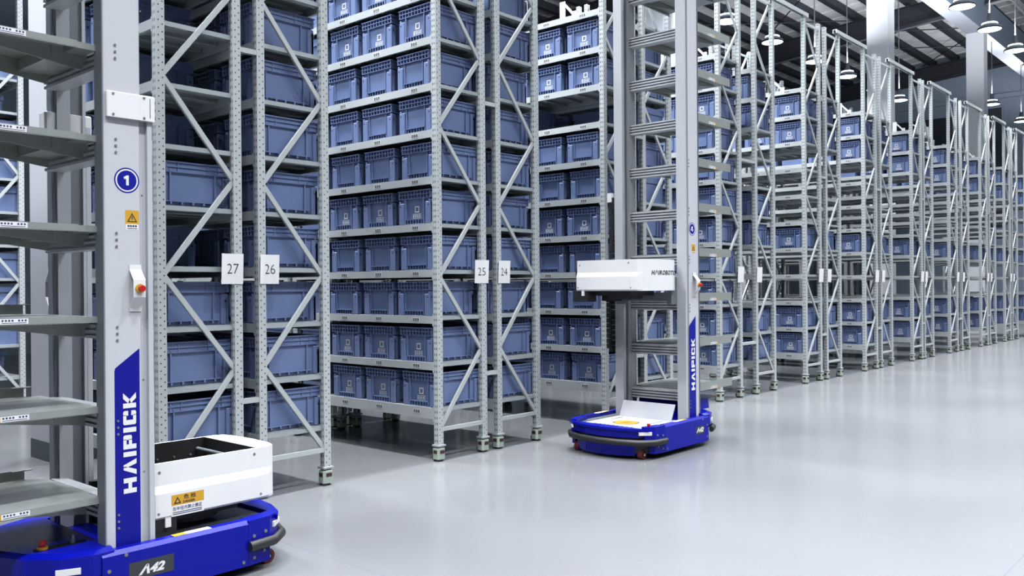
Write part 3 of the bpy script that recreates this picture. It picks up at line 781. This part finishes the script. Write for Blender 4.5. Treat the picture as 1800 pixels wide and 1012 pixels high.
    if chain:
        sh = MB(); z = .2545; sh.box(.13, .79, -.29, .29, .2535, z, 0)
        def disc(rad, zz, mi): sh.add([(.52+rad*math.cos(2*math.pi*i/32), rad*math.sin(2*math.pi*i/32), zz) for i in range(32)], [tuple(range(32))], mi)
        disc(.118, z+.0006, 2); disc(.108, z+.0012, 1); 
        sh.add([(.50, .0, z+.0018), (.575, -.03, z+.0018), (.54, .01, z+.0018), (.46, .035, z+.0018)], [(0, 1, 2, 3)], 2)
        for sy in (-1, 1): sh.quad((.24, sy*.20, z+.0006), (.46, sy*.20, z+.0006), (.46, sy*.215, z+.0006), (.24, sy*.215, z+.0006), 2)
        for i in range(9): sh.quad((.70, -.20+i*.046, z+.0006), (.73, -.20+i*.046, z+.0006), (.73, -.172+i*.046, z+.0006), (.70, -.172+i*.046, z+.0006), 3)
        sh.build('warning_sheet', [M['white'], M['yellow'], M['ink'], M['grey']], base)
        MB().prism([(.20, .254), (.21, .254), (.135, .40), (.125, .40)], -.27, .27, axis='y').build('splash_plate', M['mast'], base)
    # ---- masts
    ZT = 4.9; ZJ = 2.39 if joint else ZT
    for s in (-1, 1):
        def yb(a, b): return sorted((s*a, s*b))
        m = MB(); y0, y1 = yb(.30, .37); xm = -.06 if (joint and s > 0) else -.115; m.box(xm, .062, y0, y1, .25, ZT)
        y0, y1 = yb(.30, .352); m.box(.062, .10, y0, y1, .25, ZJ)
        mast = m.build('mast', M['mast'], r, (0, s*(.03 if (s < 0) == (rotz == 0) else .012), 0))
        g = MB(); y0, y1 = yb(.280, .374); g.box(.10, .125, y0, y1, .25, ZJ); g.build('rail', M['alu'], mast)
        g = MB(); y0, y1 = yb(.280, .301); g.box(xm+.01, -.02, y0, y1, .25, ZT); g.box(-.02, .02, *yb(.284, .301), .25, ZT); g.box(.082, .0985, y0, y1, .25, ZT); g.box(.02, .082, *yb(.2985, .301), .25, ZT, 1)
        g.build('inner_profile', [M['alu'], M['alu_shade']], mast)
        y0, y1 = yb(.295, .378); MB().box(xm-.004, xm+.002, y0, y1, .25, ZT).build('edge_strip', M['grey'], mast)
        u = 1 if s < 0 else -1; Yf = s*.3706
        bo = MB()
        for i in range(6):
            for j in (-1, 0, 1):
                zc = .405+.4478*i+j*.0315
                bo.cyl((u*-.052, s*.369, zc), (u*-.052, s*.3745, zc), .006, n=8)
            for zc in (.62+.45*i,): bo.cyl((.082, s*.351, zc), (.082, s*.3535, zc), .0045, n=6)
        bo.build('bolt', M['grey'], mast)
        bp = MB(); bp.add([(u*a, Yf, b) for a, b in [(-.067, .27), (.055, .27), (.055, 1.225), (-.052, 1.145), (-.064, 1.135), (-.067, 1.12)]], [(0, 1, 2, 3, 4, 5)], 0)
        pn = bp.build('blue_panel', M['blue_d'], mast)
        tx = MB(); haipick(tx, (u*.036, Yf+s*.0006, .532), (0, 0, 1), (-u, 0, 0), .482, .063); tx.build('lettering', M['white'], pn)
        # number badge
        nb = MB()
        def disc(rad, d, mi): nb.add([(u*rad*math.cos(2*math.pi*i/36), Yf+s*d, 2.035+rad*math.sin(2*math.pi*i/36)) for i in range(36)], [tuple(range(36))], mi)
        disc(.061, 0, 0); disc(.0545, .0005, 1); disc(.0475, .001, 0)
        glyph = {'1': [[(-.004, -.024), (.009, -.024), (.009, .024), (-.001, .024), (-.016, .014), (-.012, .004), (-.004, .009)]],
                 '4': [[(.003, -.024), (.014, -.024), (.014, .024), (.003, .024)], [(.003, .024), (-.008, .024), (-.022, -.006), (-.012, -.006), (.003, .014)], [(-.022, -.014), (.021, -.014), (.021, -.005), (-.022, -.005)]]}[num]
        for pl_ in glyph: nb.add([(u*a, Yf+s*.0016, 2.035+b) for a, b in pl_], [tuple(range(len(pl_)))], 1)
        nb.build('number_badge', [M['blue_d'], M['white']], mast)
        # electric hazard sticker
        hz = MB(); Q = lambda a, b, c, d, e, mi: hz.add([(u*a, Yf+s*e, c), (u*b, Yf+s*e, c), (u*b, Yf+s*e, d), (u*a, Yf+s*e, d)], [(0, 1, 2, 3)], mi)
        Q(-.009, .058, 1.826, 1.892, 0, 0); Q(-.006, .055, 1.798, 1.826, 0, 1)
        T = lambda pts, e, mi: hz.add([(u*a, Yf+s*e, b) for a, b in pts], [tuple(range(len(pts)))], mi)
        T([(.0, 1.836), (.049, 1.836), (.0245, 1.880)], .0005, 2); T([(.008, 1.840), (.041, 1.840), (.0245, 1.870)], .001, 0)
        T([(.0235, 1.864), (.029, 1.864), (.025, 1.855), (.029, 1.855), (.022, 1.842), (.0235, 1.852), (.020, 1.852)], .0015, 2)
        for i in range(4): Q(.002+.012*i, .011+.012*i, 1.812, 1.821, .0005, 2)
        Q(.0, .05, 1.803, 1.806, .0005, 2)
        hz.build('hazard_sticker', [M['yellow'], M['paper'], M['ink']], mast)
        # emergency stop on its bent bracket
        eb_ = MB(); pr = [(1.405, .0), (1.43, .0), (1.475, .042), (1.555, .042), (1.605, .0), (1.63, .0), (1.63, .004), (1.607, .004), (1.557, .046), (1.473, .046), (1.428, .004), (1.405, .004)]
        pts0 = [(u*.008, s*(.3705+d), z) for z, d in pr]; pts1 = [(u*.066, s*(.3705+d), z) for z, d in pr]
        eb_.loft([pts0, pts1] if u*s < 0 else [pts1, pts0]); bk = eb_.build('stop_bracket', M['white'], mast)
        estop_parts(bk, (u*.037, s*.4165, 1.515), (0, s, 0), .85)
        if joint:
            y0, y1 = yb(.29, .388); j_ = MB().bbox(-.10, .135, y0, y1, 2.33, 2.452, .004)
            for jx, jz in ((-.07, 2.44), (.08, 2.44), (-.07, 2.342), (.08, 2.342)): j_.cyl((jx, s*.386, jz), (jx, s*.3905, jz), .006, n=8, mi=1)
            j_.quad((.108, s*.3885, 2.345), (.112, s*.3885, 2.345), (.112, s*.3885, 2.44), (.108, s*.3885, 2.44), 1)
            j_.build('joint_cover', [M['white'], M['grey']], mast)
    MB().box(-.13, .13, -.42, .42, ZT, ZT+.08).build('top_crossbeam', M['alu'], r)
    # ---- trays with their crossbeams
    for i in range(10):
        zt = .529+.4296*i
        if zt > ZT-.1: break
        cb = MB(); cb.box(-.088, -.034, -.284, .284, zt-.108, zt-.014)
        for j in range(4): cb.box(-.105, -.012, -.284, .284, zt-.112+j*.0265, zt-.098+j*.0265)
        beam = cb.build('crossbeam', M['alu'], r); beam.scale = (1, 1.105, 1)
        t = MB(); xa, xb = -.86, -.205; yw = .345
        t.box(xa, xb, -yw, yw, zt-.004, zt)                              # floor
        t.box(xa, xb, -yw-.003, -yw, zt-.032, zt)                          # front edge turned down
        t.box(xa, xb, -yw-.003, -yw+.012, zt-.034, zt-.031)
        t.box(xa, xb, yw, yw+.004, zt-.03, zt+.05)                         # far guide, turned up
        t.box(xb-.06, xb+.03, yw-.02, yw+.004, zt+.045, zt+.05)
        tray = t.build('tray', M['galv'], r)
        b = MB()
        for sy in (-.21, .21):
            b.prism([(-.125, zt-.105), (-.125, zt-.006), (-.78, zt-.006), (-.78, zt-.02), (-.27, zt-.085)], sy-.004, sy+.004, axis='y')
            b.box(-.78, -.20, sy-.03, sy+.004, zt-.010, zt-.005)
        b.box(-.27, -.105, -.22, .22, zt-.062, zt-.006)
        b.box(-.21, -.118, -yw, yw, zt-.034, zt-.004)
        b.build('bracket', M['galv'], tray)
        for s in (-1, 1):
            k = MB(); u = 1 if s < 0 else -1; yy = -yw-.0042 if s < 0 else yw+.005
            zc = zt-.016
            xl = (-.57, -.427, -.545)
            k.quad((xl[0], yy, zc-.0125), (xl[1], yy, zc-.0125), (xl[1], yy, zc+.0125), (xl[0], yy, zc+.0125), 0)
            k.quad((xl[0], yy+s*.0005, zc-.0125), (xl[2], yy+s*.0005, zc-.0125), (xl[2], yy+s*.0005, zc+.0125), (xl[0], yy+s*.0005, zc+.0125), 1)
            for j in range(8): 
                if j != 4: k.quad((xl[2]+.008+j*.0135, yy+s*.0005, zc), (xl[2]+.016+j*.0135, yy+s*.0005, zc), (xl[2]+.016+j*.0135, yy+s*.0005, zc+.008), (xl[2]+.008+j*.0135, yy+s*.0005, zc+.008), 2)
            k.quad((xl[2]+.008, yy+s*.0005, zc-.008), (xl[1]-.008, yy+s*.0005, zc-.008), (xl[1]-.008, yy+s*.0005, zc-.0055), (xl[2]+.008, yy+s*.0005, zc-.0055), 2)
            k.build('tray_sticker', [M['paper'], M['yellow'], M['navyink']], tray)
    make_fork(r, fork_org, fork_rot, chain)
    # lift carriage between fork and masts
    fz = fork_org[2]
    lc = MB()
    for s in (-1, 1):
        y0, y1 = sorted((s*.24, s*.285)); lc.box(.10, .22, y0, y1, fz-.13, fz+.12)
    lc.box(.125, .19, -.24, .24, fz-.10, fz-.02); lc.build('lift_carriage', M['grey'] if chain else M['black'], r).scale = (1, 1.09, 1)
    if chain:
        c = MB(); z = .88
        while z < 2.33: c.box(.105, .15, -.415, -.378, z, z+.046); z += .05
        c.box(.13, .165, -.415, -.378, .865, .90)
        z = .90
        while z < 1.40: c.box(.165, .205, -.415, -.378, z, z+.046); z += .05
        c.build('cable_chain', M['black'], r, (0, -.02, 0))
        MB().box(.10, .155, -.45, -.40, 2.33, 2.42).build('chain_anchor', M['white'], r)
        MB().box(.127, .21, -.44, -.30, 1.36, 1.42).build('chain_arm', M['black'], r)
    tag(r, lab, 'robot', 'picking robots')
    return r
make_robot((1.94, -0.95, 0), 0.0, '1', (.155, -.04, .355), 0.0, True, False, 'tall blue and white picking robot numbered 1 with low fork box, nearest the camera')
make_robot((7.26, -0.95, 0), math.pi, '4', (.45, -.38, 1.465), math.pi/2, False, True, 'tall blue and white picking robot numbered 4 with raised fork box, farther away')
